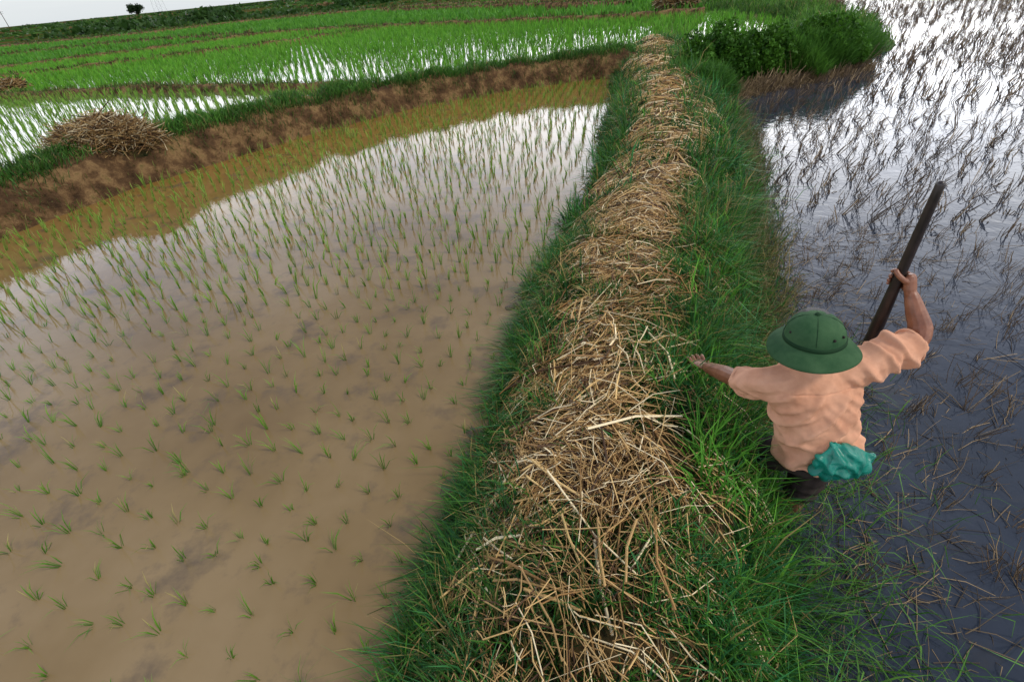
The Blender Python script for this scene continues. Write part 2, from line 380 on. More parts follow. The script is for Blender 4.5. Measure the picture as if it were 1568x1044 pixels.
x,y=gridpts(-36,12,14.5,45,.24,.3); k=inpoly(x,y,P2); x=x[k]; y=y[k]
thin=(vn(x,y,.25,111)*.5+np.clip((y-19)/10,0,1))
k=rng.random(len(x))<.45+.6*thin; x=x[k]; y=y[k]
rice('rice_plants',x,y,.3,6,.30,.02,(.05,.21,.012),(.16,.38,.03),.45,.05)
P3=bB+[(12,30),(11,60),(0,66),(-28,72),(-90,60),(-60,33)]
x,y=gridpts(-75,11,26,71,.42,.3); k=inpoly(x,y,P3)&(vn(x,y,.18,113)+rng.normal(0,.08,len(x))>.2); x=x[k]; y=y[k]
rice('rice_plants',x,y,.3,5,.42,.075,(.035,.16,.012),(.11,.28,.025),.5,.16)

# ---------------------------------------------------------------- right flooded field: dead stubble
def stub(name,x,y,nb,hs,rad,sp,c0,c1,drift=(.38,.12),clump=.022,brk=.25):
    n=len(x); N_=n*nb; X=np.repeat(x,nb)+rng.normal(0,clump,N_); Y=np.repeat(y,nb)+rng.normal(0,clump,N_)
    az=rng.uniform(0,6.283,N_); cl=np.repeat(rng.normal(0,.24,(n,2)),nb,axis=0)+np.array(drift)
    lean=np.stack([np.cos(az),np.sin(az)],1)*(rng.random(N_)*sp)[:,None]+cl
    ch=np.repeat(rng.lognormal(-.05,.32,n),nb); h=hs*ch*rng.uniform(.35,1.15,N_)
    col=lerpc(c0,c1,np.repeat(rng.random(n),nb)*.5+rng.random(N_)*.5); kk=rng.random(N_)<.12; col[kk]=(.34,.24,.13)
    p0=np.stack([X,Y,np.full(N_,-.01)],1); p1=p0+np.stack([lean[:,0]*h,lean[:,1]*h,h],1)
    br=rng.random(N_)<brk; p1[br,2]=p0[br,2]+h[br]*rng.uniform(.0,.4,br.sum()); p1[br,:2]+=rng.normal(0,.5,(br.sum(),2))*h[br,None]
    bd=rng.normal(0,.06,(N_,3))*h[:,None]; bd[br,2]+=h[br]*.35
    sticks(name,p0,p1,bd,rad*rng.uniform(.6,1.4,N_),col,f=.55)
u,v=np.meshgrid(np.arange(0,34,.25),np.arange(-1,34,.28)); u=u.ravel()+rng.normal(0,.05,u.size); v=v.ravel()+rng.normal(0,.05,v.size)
an=.42; x=u*math.cos(an)+v*math.sin(an)-3; y=-u*math.sin(an)+v*math.cos(an)+2
k=(x>dR(y)+.25)&(y>-1)&((x>np.interp(y,[0,11,12.5,14,18,22,28,40],[0,5.2,9.0,10.2,12.6,14.2,14.6,14]))|(y<11.2)); x=x[k]; y=y[k]
hy=np.hypot(x,y); dens=np.clip(.20+.22*(hy-1.5),0.2,.85)*(.40+1.2*vn(x,y,.45,121))*np.interp(hy,[0,10,18,30],[1,1,.6,.4]); k=rng.random(len(x))<dens; x=x[k]; y=y[k]
k=np.hypot(x-1.5,y-1.55)>.5; x=x[k]; y=y[k]; d_=np.hypot(x,y)
S0=(.04,.026,.017); S1=(.17,.11,.06)
k=d_<6; stub('rice_stubble',x[k],y[k],11,.15,.0020,.6,S0,S1)
k=(d_>=6)&(d_<12); stub('rice_stubble',x[k],y[k],8,.20,.0038,.42,S0,S1)
k=d_>=12; stub('rice_stubble',x[k],y[k],6,.23,.0070,.4,S0,S1,clump=.03)
x=np.r_[rng.uniform(13.6,18,1000),rng.uniform(19,30,450)]; y=np.r_[rng.uniform(27,36,1000),rng.uniform(26,29,450)]
k=vn(x,y,.5,131)>.5; stub('dry_reeds',x[k],y[k],7,.45,.014,.5,(.08,.05,.03),(.22,.14,.07),clump=.12)
x=rng.uniform(5.0,9.0,800); y=10.9+(x-5)*.42+rng.normal(.15,.22,800); stub('dry_reeds',x,y,6,.2,.006,.5,(.07,.045,.02),(.24,.16,.07),clump=.08)
n=2200; y=rng.uniform(1.9,11,n); x=dR(y)+rng.normal(.08,.13,n)
stub('bank_sedge',x,y,4,.15,.0025,.9,(.05,.09,.02),(.28,.2,.08),(.2,0))
n=8000; y=rng.uniform(2.2,12,n); x=dR(y)+rng.normal(.03,.13,n)*(.5+1.3*vn(y,0*y,1.6,77)); az=rng.uniform(0,6.28,n)
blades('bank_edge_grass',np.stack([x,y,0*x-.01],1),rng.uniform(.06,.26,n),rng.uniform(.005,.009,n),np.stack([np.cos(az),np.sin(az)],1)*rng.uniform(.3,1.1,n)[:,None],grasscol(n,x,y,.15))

# floating debris and green strands near the farmer
n=1700; y=rng.uniform(.2,4.5,n); x=dR(y)+.05+np.abs(rng.normal(0,.9,n)); th=rng.normal(.6,.9,n); ln=rng.uniform(.04,.28,n)
p0=np.stack([x,y,rng.uniform(-.004,.008,n)],1); p1=p0+np.stack([np.cos(th)*ln,np.sin(th)*ln,rng.uniform(-.01,.03,n)],1)
c=lerpc((.04,.028,.018),(.36,.25,.13),rng.random(n)**1.8); sticks('floating_straw',p0,p1,rng.normal(0,.008,(n,3)),rng.uniform(.001,.0028,n),c)
n=1300; y=rng.uniform(.3,2.8,n); x=dR(y)+.02+np.abs(rng.normal(0,.36,n)); az=rng.uniform(0,6.28,n)
blades('water_grass',np.stack([x,y,0*x-.01],1),rng.uniform(.1,.32,n),rng.uniform(.003,.007,n),np.stack([np.cos(az),np.sin(az)],1)*rng.uniform(.6,1.25,n)[:,None],lerpc((.03,.12,.015),(.12,.28,.04),rng.random(n)))
n=620; y=np.r_[rng.normal(1.5,.22,n//2),rng.uniform(1.0,4.5,n-n//2)]; t=rng.uniform(.72,.98,n); l=dL(y); r=dR(y); x=l+(r-l)*t; az=rng.uniform(0,6.28,n)
blades('long_grass',np.stack([x,y,dz_t(t,x,y)],1),rng.uniform(.12,.34,n),rng.uniform(.006,.012,n),np.stack([np.cos(az),np.sin(az)],1)*rng.uniform(.3,.9,n)[:,None],lerpc((.05,.20,.02),(.14,.38,.035),rng.random(n)))

# ---------------------------------------------------------------- straw heaps
def heap(name,cx,cy,z,rx,ry,h,n,ls,rad):
    core=[];na,nb=24,8
    for j in range(nb+1):
        for i in range(na):
            q=i/na*6.283; rr=math.cos(j/nb*math.pi/2)*.93; core.append((cx+math.cos(q)*rx*rr,cy+math.sin(q)*ry*rr,z-.1+(h+.06)*math.sin(j/nb*math.pi/2)))
    fc=[[j*na+i,j*na+(i+1)%na,(j+1)*na+(i+1)%na,(j+1)*na+i] for j in range(nb) for i in range(na)]
    e=bpy.data.objects.new(name,None); C.objects.link(e)
    mesh_np(name+'_core',core,fc,None,M_dike,parent=e,smooth=True)
    q=rng.uniform(0,6.283,n); r=np.sqrt(rng.random(n)); x=cx+np.cos(q)*r*rx; y=cy+np.sin(q)*r*ry
    zz=z+h*np.sqrt(np.clip(1-r**2,0,1))*(.6+.8*fbm(x,y,2.5,141))
    th=rng.uniform(0,6.283,n); L=ls*rng.uniform(.4,1.3,n); d=np.stack([np.cos(th),np.sin(th),rng.normal(-.1,.35,n)],1)*L[:,None]/2
    c_=np.stack([x,y,zz],1); sticks(name+'_stalks',c_-d,c_+d,rng.normal(0,.05,(n,3)),rad*rng.uniform(.6,1.4,n),strawcol(n)*.6,parent=e)
heap('straw_heap',-6.75,9.35,.5,.9,.6,.42,4500,.42,.006)
heap('straw_heap',9.7,28.5,.6,.9,.8,.6,1200,.8,.016)
heap('straw_heap',-18.5,22.2,.4,.5,.4,.3,400,.5,.014)

# ---------------------------------------------------------------- bushes
def bush(name,cx,cy,z,rx,ry,h,n,leaf,c0,c1,long=False,far=False):
    e=None
    if not far: e=bpy.data.objects.new(name,None); C.objects.link(e)
    sd_=int(abs(cx*7+cy*3))%50
    q=rng.uniform(0,6.283,n); ph=np.arcsin(rng.uniform(0,1,n)); 
    ux,uy,uz=np.cos(q)*np.cos(ph),np.sin(q)*np.cos(ph),np.sin(ph)
    R=(.45+.95*fbm(ux*2+uz,uy*2-uz,1.7,sd_))*(1-.25*rng.random(n)**2)
    P=np.stack([cx+ux*rx*R,cy+uy*ry*R,z+uz*h*R],1)
    clump=vn(ux*3+uz*2,uy*3,2.2,9)
    col=lerpc(c0,c1,np.clip(clump*.7+rng.random(n)*.4,0,1))
    if long:
        lean=np.stack([ux,uy],1)*.5+rng.normal(0,.3,(n,2)); blades(name+'_blades',P,leaf*rng.uniform(.6,1.4,n),np.full(n,leaf*.07),lean,col,parent=e)
    else:
        a1=rng.normal(0,1,(n,3)); a1/=np.linalg.norm(a1,axis=1,keepdims=True); a2=np.cross(a1,rng.normal(0,1,(n,3))); a2/=np.linalg.norm(a2,axis=1,keepdims=True)
        s=leaf*rng.uniform(.6,1.3,(n,1)); v=np.stack([P-a1*s,P+a2*s*.55,P+a1*s,P-a2*s*.55],1).reshape(-1,3)
        if far: collect(name,v,np.arange(4*n).reshape(-1,4),np.repeat(col,4,axis=0),M_leaf); return
        mesh_np(name+'_leaves',v,np.arange(4*n).reshape(-1,4),np.repeat(col,4,axis=0),M_leaf,parent=e)
    cv=[];na,nb=20,7
    for j in range(nb+1):
        for i in range(na):
            w=i/na*6.283; rr=math.cos(j/nb*math.pi/2)*.5; cv.append((cx+math.cos(w)*rx*rr,cy+math.sin(w)*ry*rr,z-.2+h*.55*math.sin(j/nb*math.pi/2)))
    mesh_np(name+'_core',cv,[[j*na+i,j*na+(i+1)%na,(j+1)*na+(i+1)%na,(j+1)*na+i] for j in range(nb) for i in range(na)],None,M_green,parent=e,smooth=True)
bush('leafy_bush',5.3,12.4,.2,1.0,.8,.9,12000,.045,(.008,.04,.004),(.08,.21,.02))
bush('leafy_bush',6.3,12.5,.2,.9,.8,.85,9000,.045,(.008,.04,.004),(.09,.23,.02))
bush('leafy_bush',7.9,12.9,.2,1.0,.8,.85,9000,.045,(.015,.06,.006),(.10,.25,.025))
bush('grass_tussock',7.3,12.6,.1,1.3,.9,.6,13000,.28,(.02,.08,.010),(.10,.24,.03),True)
bush('grass_tussock',8.6,13.3,.1,1.0,.9,.6,8000,.28,(.02,.08,.010),(.10,.24,.03),True)
bush('grass_tussock',4.4,11.2,.0,.7,1.0,.5,5000,.24,(.02,.08,.012),(.09,.22,.03),True)
for i in range(110):
    y=random.uniform(85,430); x=random.uniform(-1.2,.4)*y
    bush('distant_shrubs',x,y,.4,random.uniform(3,14),random.uniform(2,4),random.uniform(.6,2.0),420,.45,(.012,.04,.006),(.045,.10,.02),far=True)

# ---------------------------------------------------------------- distant tree, pylon, pole
def cyl(bm,p0,p1,r0,r1,n=8):
    p0=Vector(p0);p1=Vector(p1);d=(p1-p0).normalized();a_=d.orthogonal().normalized();b_=d.cross(a_)
    A=[bm.verts.new(p0+(a_*math.cos(k*6.2832/n)+b_*math.sin(k*6.2832/n))*r0) for k in range(n)]
    B=[bm.verts.new(p1+(a_*math.cos(k*6.2832/n)+b_*math.sin(k*6.2832/n))*r1) for k in range(n)]
    for k in range(n): bm.faces.new((A[k],A[(k+1)%n],B[(k+1)%n],B[k]))
    bm.faces.new(A[::-1]); bm.faces.new(B)
def bmobj(name,bm,mat,parent=None,smooth=True):
    bmesh.ops.recalc_face_normals(bm,faces=bm.faces[:])
    me=bpy.data.meshes.new(name); bm.to_mesh(me); bm.free(); me.materials.append(mat)
    if smooth: me.polygons.foreach_set('use_smooth',[True]*len(me.polygons))
    o=bpy.data.objects.new(name,me); C.objects.link(o); o.parent=parent; return o
M_bark=soil_mat('bark',[(.3,(.03,.022,.015)),(.7,(.09,.07,.05))],8)
m,nt,b=newmat('galvanised_steel'); b.inputs['Base Color'].default_value=(.3,.31,.32,1); b.inputs['Roughness'].default_value=.5; M_steel=m
tr=bpy.data.objects.new('broadleaf_tree',None); C.objects.link(tr)
bm=bmesh.new(); tx,ty=-142,252; cyl(bm,(tx,ty,0),(tx+.1,ty,2.2),.3,.2)
for q in range(7):
    w=q*.9; cyl(bm,(tx+.1,ty,1.8+q*.08),(tx+math.cos(w)*1.9,ty+math.sin(w)*1.9,2.6+random.random()*1.0),.12,.04)
bmobj('trunk',bm,M_bark,tr)
n=4500; cen=np.array([(tx+math.cos(w)*rr,ty+math.sin(w)*rr,3.6+hh) for w,rr,hh in zip(rng.uniform(0,6.28,13),rng.uniform(0,2.9,13),rng.uniform(-.5,1.1,13))])
ci=rng.integers(0,13,n); P=cen[ci]+rng.normal(0,.42,(n,3)); a1=rng.normal(0,1,(n,3))*.14; a2=rng.normal(0,1,(n,3))*.14
mesh_np('crown',np.stack([P-a1,P+a2,P+a1,P-a2],1).reshape(-1,3),np.arange(4*n).reshape(-1,4),np.repeat(lerpc((.008,.02,.006),(.03,.06,.015),rng.random(n)),4,axis=0),M_leaf,parent=tr)
bm=bmesh.new(); px,py=-152,290; Hh=26
for sx in(-1,1):
    for sy in(-1,1): cyl(bm,(px+sx*2.2,py+sy*2.2,0),(px+sx*.4,py+sy*.4,Hh),.05,.04,4)
for i in range(9):
    z0=i*Hh/9; z1=(i+1)*Hh/9; w0=2.2-1.8*z0/Hh; w1=2.2-1.8*z1/Hh
    for sy in(-1,1):
        cyl(bm,(px-w0,py+sy*w0,z0),(px+w1,py+sy*w1,z1),.02,.02,4); cyl(bm,(px+w0,py+sy*w0,z0),(px-w1,py+sy*w1,z1),.02,.02,4)
for z0 in(18,21,24): cyl(bm,(px-4,py,z0),(px+4,py,z0),.12,.12,4)
bmobj('power_pylon',bm,M_steel,smooth=False)
bm=bmesh.new(); cyl(bm,(-185,238,0),(-185,238,7.5),.13,.09); cyl(bm,(-186,238,7),(-184,238,7),.06,.06,4); cyl(bm,(-185.8,238,6.4),(-184.2,238,6.4),.05,.05,4)
bmobj('utility_pole',bm,M_bark)
flush()

# ================================================================ FARMER
def fabric(name,c0,c1,sc,bs,rough=.85):
    m,nt,b=newmat(name); n=noise(nt,sc,6,.6); r=ramp(nt,n.outputs['Fac'],[(.3,c0),(.7,c1)])
    nt.links.new(r.outputs[0],b.inputs['Base Color']); b.inputs['Roughness'].default_value=rough; b.inputs['Specular IOR Level'].default_value=.15
    n2=noise(nt,260,3,.6); bump(nt,b,n2.outputs['Fac'],bs,.002); return m
M_shirt=fabric('shirt_cotton',(.52,.245,.14),(.74,.40,.255),7,.3)
M_trou=fabric('trousers_cloth',(.018,.014,.013),(.05,.036,.03),10,.4)
M_hat=fabric('helmet_cloth',(.022,.068,.026),(.055,.118,.050),14,.25,.8)
M_hatd=fabric('helmet_band',(.010,.036,.014),(.018,.05,.02),9,.25,.8)
m,nt,b=newmat('skin'); M_skin=m; n=noise(nt,18,5,.6); r=ramp(nt,n.outputs['Fac'],[(.3,(.17,.058,.028)),(.7,(.31,.125,.065))]); nt.links.new(r.outputs[0],b.inputs['Base Color']); b.inputs['Roughness'].default_value=.42; n2=noise(nt,120,4,.6); bump(nt,b,n2.outputs['Fac'],.3,.003)
m,nt,b=newmat('plastic_bag'); M_bag=m; n=noise(nt,9,4,.6); r=ramp(nt,n.outputs['Fac'],[(.3,(.0,.13,.09)),(.7,(.008,.24,.17))]); nt.links.new(r.outputs[0],b.inputs['Base Color']); b.inputs['Roughness'].default_value=.4
m,nt,b=newmat('hair'); M_hair=m; b.inputs['Base Color'].default_value=(.02,.016,.014,1); b.inputs['Roughness'].default_value=.6
m,nt,b=newmat('pole_wood'); M_pole=m; n=noise(nt,14,5,.6); r=ramp(nt,n.outputs['Fac'],[(.3,(.010,.007,.006)),(.7,(.035,.022,.018))]); nt.links.new(r.outputs[0],b.inputs['Base Color']); b.inputs['Roughness'].default_value=.35

farmer=bpy.data.objects.new('farmer',None); C.objects.link(farmer)
def loft(bm,rings,n=20):
    prev=None
    for c_,a_,b_ in rings:
        c_=Vector(c_);a_=Vector(a_);b_=Vector(b_)
        cur=[bm.verts.new(c_+a_*math.cos(k*6.2832/n)+b_*math.sin(k*6.2832/n)) for k in range(n)]
        if prev:
            for k in range(n): bm.faces.new((prev[k],prev[(k+1)%n],cur[(k+1)%n],cur[k]))
        else: bm.faces.new(cur[::-1])
        prev=cur
    bm.faces.new(prev)
def tube(bm,pts,rad,n=12,flat=1.0,side=None,cap=True):
    P=[Vector(p) for p in pts]
    Q=[];R=[]
    for i in range(len(P)-1):
        p0=P[max(i-1,0)];p1=P[i];p2=P[i+1];p3=P[min(i+2,len(P)-1)]
        for s in range(5):
            t=s/5; Q.append(.5*((2*p1)+(p2-p0)*t+(2*p0-5*p1+4*p2-p3)*t*t+(3*p1-p0-3*p2+p3)*t**3)); R.append(rad[i]*(1-t)+rad[i+1]*t)
    Q.append(P[-1]);R.append(rad[-1])
    if cap:
        d=(Q[-1]-Q[-2]).normalized(); r=R[-1]; Q+= [Q[-1]+d*r*.55,Q[-1]+d*r*.85]; R+=[r*.82,r*.45]
        d=(Q[0]-Q[1]).normalized(); r=R[0]; Q=[Q[0]+d*r*.85,Q[0]+d*r*.55]+Q; R=[r*.45,r*.82]+R
    rings=[];ref=Vector(side) if side else None;a_=None
    for i in range(len(Q)):
        d=(Q[min(i+1,len(Q)-1)]-Q[max(i-1,0)]).normalized()
        if a_ is None: a_=(ref-d*ref.dot(d)).normalized() if ref else d.orthogonal().normalized()
        else: a_=(a_-d*a_.dot(d)).normalized()
        b_=d.cross(a_); rings.append((Q[i],a_*R[i],b_*R[i]*flat))
    loft(bm,rings,n)
def displace(o,disp):
    me=o.data; me.update(); nv=len(me.vertices); co=np.zeros(nv*3); no=np.zeros(nv*3); me.vertices.foreach_get('co',co); me.vertex_normals.foreach_get('vector',no)
    co=co.reshape(-1,3); no=no.reshape(-1,3); co=co+no*disp(co,no)[:,None]; me.vertices.foreach_set('co',co.ravel().astype(np.float32)); me.update()
def finish(name,bm,mat,voxel,smooth=4,disp=None,parent=farmer):
    o=bmobj(name,bm,mat,None)
    md=o.modifiers.new('r','REMESH'); md.mode='VOXEL'; md.voxel_size=voxel; md.use_smooth_shade=True
    ms=o.modifiers.new('s','SMOOTH'); ms.factor=.5; ms.iterations=smooth
    dg=bpy.context.evaluated_depsgraph_get(); dg.update(); ev=o.evaluated_get(dg); me=bpy.data.meshes.new_from_object(ev)
    o.modifiers.clear(); o.data=me
    if disp: displace(o,disp)
    me.polygons.foreach_set('use_smooth',[True]*len(me.polygons)); me.update()
    if not me.materials: me.materials.append(mat)
    o.parent=parent; return o
# shirt
bm=bmesh.new(); r_=Vector((1,.02,.07)).normalized(); f_=Vector((-.05,1,.0))
def ring(x,y,z,w,d): return ((x,y,z),r_*w,f_*d)
loft(bm,[ring(1.43,1.50,.415,.190,.145),ring(1.425,1.50,.455,.184,.140),ring(1.415,1.505,.52,.178,.128),ring(1.395,1.515,.61,.184,.122),ring(1.37,1.54,.72,.202,.130),ring(1.345,1.56,.81,.209,.128),ring(1.33,1.575,.875,.19,.106),ring(1.315,1.585,.925,.13,.085),ring(1.30,1.59,.955,.080,.070),ring(1.295,1.595,.975,.064,.060)],28)
tube(bm,[(1.40,1.57,.855),(1.52,1.56,.89),(1.62,1.575,.92),(1.72,1.60,.94),(1.765,1.61,.945)],[.085,.086,.078,.077,.079],cap=False)
tube(bm,[(1.26,1.575,.85),(1.17,1.58,.832),(1.112,1.64,.785),(1.095,1.69,.752)],[.085,.082,.073,.073],cap=False)
def ridge(u,p=1.6): return (.5+.5*np.cos(2*u))**p
def wrinkle(c,no):
    x,y,z=c.T
    wx=.06*(fbm(x+y,z,6,31)-.5); wz=.06*(fbm(x-y,z,6,33)-.5)
    X=x-1.38+wx; Zz=z-.7+wz
    f1=ridge((X*.75+Zz*.65)*38,2.4)*np.clip(vn(x,z,5,3)*1.9-.40,0,1)
    f2=ridge((X*.8-Zz*.55)*32+1,2.4)*np.clip(vn(x+y,z,5,6)*1.9-.45,0,1)
    g=np.clip((.60-z)/.15,0,1); f3=ridge((x+y*.6)*34+5*vn(x,z,5,8),2)*g
    xr=np.clip((x-1.50)/.08,0,1); f4=ridge((x*.9+z*.7+y*.2)*44+4*vn(y,z,9,4))*xr
    xl=np.clip((1.24-x)/.08,0,1); f5=ridge((y*.9-z*.9+x*.4)*40+4*vn(x,z,9,5))*xl
    fw=ridge(z*40+5*vn(x,y,7,9),2)*np.exp(-((z-.55)/.08)**2)*.9
    arm=ridge(((x-1.50)*.9+(z-.86)*1.2)*30,2)*np.exp(-((x-1.50)**2+(z-.80)**2)/.012)+ridge(((x-1.22)*.9-(z-.84)*1.2)*30,2)*np.exp(-((x-1.22)**2+(z-.76)**2)/.012)
    yoke=-.005*np.exp(-((z-.845-.05*(x-1.34))/.004)**2)*(np.abs(x-1.345)<.17)*(no[:,1]<0)
    return .026*f1+.024*f2+.012*f3+.007*f4+.007*f5+.011*fw+.013*arm+yoke+.005*(fbm(x+y*.7,z,16,7)-.5)*2-.010
finish('shirt',bm,M_shirt,.005,3,wrinkle)
bm=bmesh.new()
tube(bm,[(1.295+.070*math.cos(q),1.594+.066*math.sin(q),.968+.006*math.cos(q)) for q in np.linspace(-4.3,1.2,16)],[.010]*16,8,flat=2.0,side=(0,0,1)); finish('collar',bm,M_shirt,.004,1)
for nm,ce,ax,rr in(('right_cuff',(1.758,1.609,.945),(1,.22,.10),.0735),('left_cuff',(1.099,1.682,.757),(-.2,.83,-.52),.0685)):
    bm=bmesh.new(); ax=Vector(ax).normalized(); a_=ax.orthogonal().normalized(); b_=ax.cross(a_)
    tube(bm,[Vector(ce)+(a_*math.cos(q)+b_*math.sin(q))*(rr+.003*math.sin(3*q)) for q in np.linspace(0,6.2832,25)],[.0075]*25,8,cap=False); finish(nm,bm,M_shirt,.003,1)
# trousers
bm=bmesh.new()
loft(bm,[((1.42,1.50,.50),(.15,0,0),(0,.11,0)),((1.42,1.50,.42),(.16,0,0),(0,.125,0)),((1.42,1.505,.34),(.155,0,0),(0,.115,0))],24)
tube(bm,[(1.46,1.49,.40),(1.45,1.485,.26),(1.425,1.475,.10)],[.098,.085,.076],cap=False)
tube(bm,[(1.37,1.51,.40),(1.31,1.61,.28),(1.285,1.68,.16),(1.30,1.65,-.05)],[.098,.088,.078,.065],cap=False)
finish('trousers',bm,M_trou,.007,2,lambda c,n_:.012*np.sin(c[:,2]*90+4*vn(c[:,0],c[:,2],9,1))*vn(c[:,0],c[:,2],8,4))
bm=bmesh.new(); tube(bm,[(1.43,1.48,.16),(1.42,1.475,.02),(1.42,1.48,-.2),(1.42,1.49,-.33)],[.055,.052,.038,.035]); tube(bm,[(1.42,1.48,-.33),(1.41,1.60,-.34)],[.04,.035]); tube(bm,[(1.30,1.65,.0),(1.31,1.61,-.3)],[.05,.038]); tube(bm,[(1.31,1.61,-.33),(1.29,1.73,-.34)],[.04,.035]); finish('legs',bm,M_skin,.008,2)
# head with face
hc=Vector((1.283,1.60,1.075)); hf=Vector((-.25,.93,-.18)).normalized(); hu=Vector((-.05,.17,.98)); hu=(hu-hf*hu.dot(hf)).normalized(); hr=hf.cross(hu).normalized()
def H(a_,b_,c_): return hc+hr*a_+hf*b_+hu*c_
bm=bmesh.new()
loft(bm,[(H(0,.01,-.115),hr*.025,hf*.03),(H(0,.012,-.10),hr*.045,hf*.06),(H(0,.005,-.06),hr*.062,hf*.083),(H(0,0,-.01),hr*.072,hf*.094),(H(0,-.003,.04),hr*.075,hf*.096),(H(0,-.005,.08),hr*.062,hf*.082),(H(0,-.005,.108),hr*.035,hf*.045)],24)
tube(bm,[(1.30,1.588,.93),H(0,-.025,-.06)],[.056,.052])
tube(bm,[H(0,.088,.01),H(0,.108,-.03)],[.009,.014])
tube(bm,[H(-.022,.086,-.062),H(0,.092,-.062),H(.022,.086,-.062)],[.006,.008,.006])
tube(bm,[H(0,.075,-.1),H(0,.07,-.095)],[.02,.02])
for s in(-1,1):
    tube(bm,[H(s*.074,-.012,.022),H(s*.082,-.02,.0),H(s*.075,-.008,-.028)],[.010,.011,.008])
    tube(bm,[H(s*.015,.085,.03),H(s*.045,.075,.03)],[.009,.008])
finish('head',bm,M_skin,.004,3)
bm=bmesh.new()
for s in(-1,1): 
    bmesh.ops.create_uvsphere(bm,u_segments=12,v_segments=8,radius=.012,matrix=Matrix.Translation(H(s*.03,.077,.008)))
m,nt,b=newmat('eye'); b.inputs['Base Color'].default_value=(.03,.02,.015,1); b.inputs['Roughness'].default_value=.15
bmobj('eyes',bm,m,farmer)
bm=bmesh.new(); loft(bm,[(H(0,-.028,-.055),hr*.055,hf*.068),(H(0,-.018,-.01),hr*.076,hf*.085),(H(0,-.012,.04),hr*.079,hf*.092),(H(0,-.01,.085),hr*.066,hf*.083),(H(0,-.008,.112),hr*.035,hf*.045)],24); finish('hair',bm,M_hair,.005,2)
# helmet
M4=Matrix(((hr.x,hf.x,hu.x,0),(hr.y,hf.y,hu.y,0),(hr.z,hf.z,hu.z,0),(0,0,0,1)))
tilt=Matrix.Rotation(math.radians(4),4,'X')@Matrix.Rotation(math.radians(-4),4,'Y')
ho=Matrix.Translation(Vector((1.272,1.566,1.078)))@M4@tilt
def lathe(prof,n=56,sy=1.1):
    bm=bmesh.new(); pr=None
    for r0,z0 in prof:
        cur=[]
        for k in range(n):
            q=k*6.2832/n; dip=-.012*abs(math.cos(q))**2*max(0,(r0-.12)/.05); wob=1+.012*math.sin(2*q+1)+.006*math.sin(5*q)
            cur.append(bm.verts.new(ho@Vector((r0*math.cos(q)*wob,r0*sy*math.sin(q)*wob,z0+dip))))
        if pr:
            for k in range(n): bm.faces.new((pr[k],pr[(k+1)%n],cur[(k+1)%n],cur[k]))
        pr=cur
    return bm
hat=bpy.data.objects.new('sun_helmet',None); C.objects.link(hat); hat.parent=farmer
bm=lathe([(.001,.118),(.02,.117),(.045,.111),(.07,.098),(.09,.078),(.102,.055),(.108,.03),(.110,.008),(.116,.0),(.13,-.008),(.148,-.020),(.164,-.036),(.169,-.043),(.168,-.047),(.16,-.042),(.14,-.026),(.118,-.01),(.104,-.006),(.10,.03),(.08,.078),(.001,.108)])
bmobj('shell',bm,M_hat,hat)
bm=lathe([(.1095,.022),(.1125,.021),(.1135,.004),(.112,.003)]); bmobj('band',bm,M_hatd,hat)
bm=lathe([(.001,.127),(.006,.126),(.010,.122),(.011,.116)],16,1); bmobj('crown_button',bm,M_hatd,hat)
bm=bmesh.new()
for q in(-1.75,-1.3,.2,2.9):
    p=ho@Vector((.1025*math.cos(q),.1025*1.1*math.sin(q),.055)); nn=(ho.to_3x3()@Vector((math.cos(q),math.sin(q),.45))).normalized(); cyl(bm,p-nn*.004,p+nn*.003,.006,.005,10)
bmobj('vent_eyelets',bm,M_trou,hat)
bm=bmesh.new()
for k in range(4):
    q=k*1.5708+.78; tube(bm,[ho@Vector((r0*math.cos(q)*(1+.012*math.sin(2*q+1)),r0*1.1*math.sin(q)*(1+.012*math.sin(2*q+1)),z0)) for r0,z0 in((.008,.1180),(.046,.1105),(.071,.0972),(.0905,.0775),(.1022,.055),(.1082,.03))],[.0011]*6,6)
bmobj('seams',bm,M_hatd,hat)
# right arm + hand gripping pole
PX,PY=1.752,1.797; PR=.0215
bm=bmesh.new()
tube(bm,[(1.70,1.60,.94),(1.795,1.618,.957),(1.818,1.65,1.005),(1.803,1.695,1.07),(1.790,1.735,1.128)],[.043,.043,.046,.038,.027])
tube(bm,[(1.790,1.735,1.12),(1.784,1.752,1.155),(1.779,1.764,1.195)],[.026,.033,.030],flat=.72,side=(1,.6,0))
for i,(zz,L) in enumerate([(1.138,2.9),(1.160,3.4),(1.182,3.6),(1.204,3.3)]):
    q0=-.95; pts=[];rd=[]
    for s in np.linspace(0,1,9):
        q=q0+L*s; rr=PR+.0095+(.017*(1-s/.3) if s<.3 else 0); pts.append((PX+math.cos(q)*rr,PY+math.sin(q)*rr,zz+.008*s)); rd.append(.0105-.002*s)
    tube(bm,pts,rd,10)
pts=[];rd=[]
for s in np.linspace(0,1,7):
    q=-1.1-1.9*s; rr=PR+.010+.014*(1-s); pts.append((PX+math.cos(q)*rr,PY+math.sin(q)*rr,1.18+.05*s)); rd.append(.0135-.003*s)
tube(bm,pts,rd,10)
finish('right_arm',bm,M_skin,.0028,2)
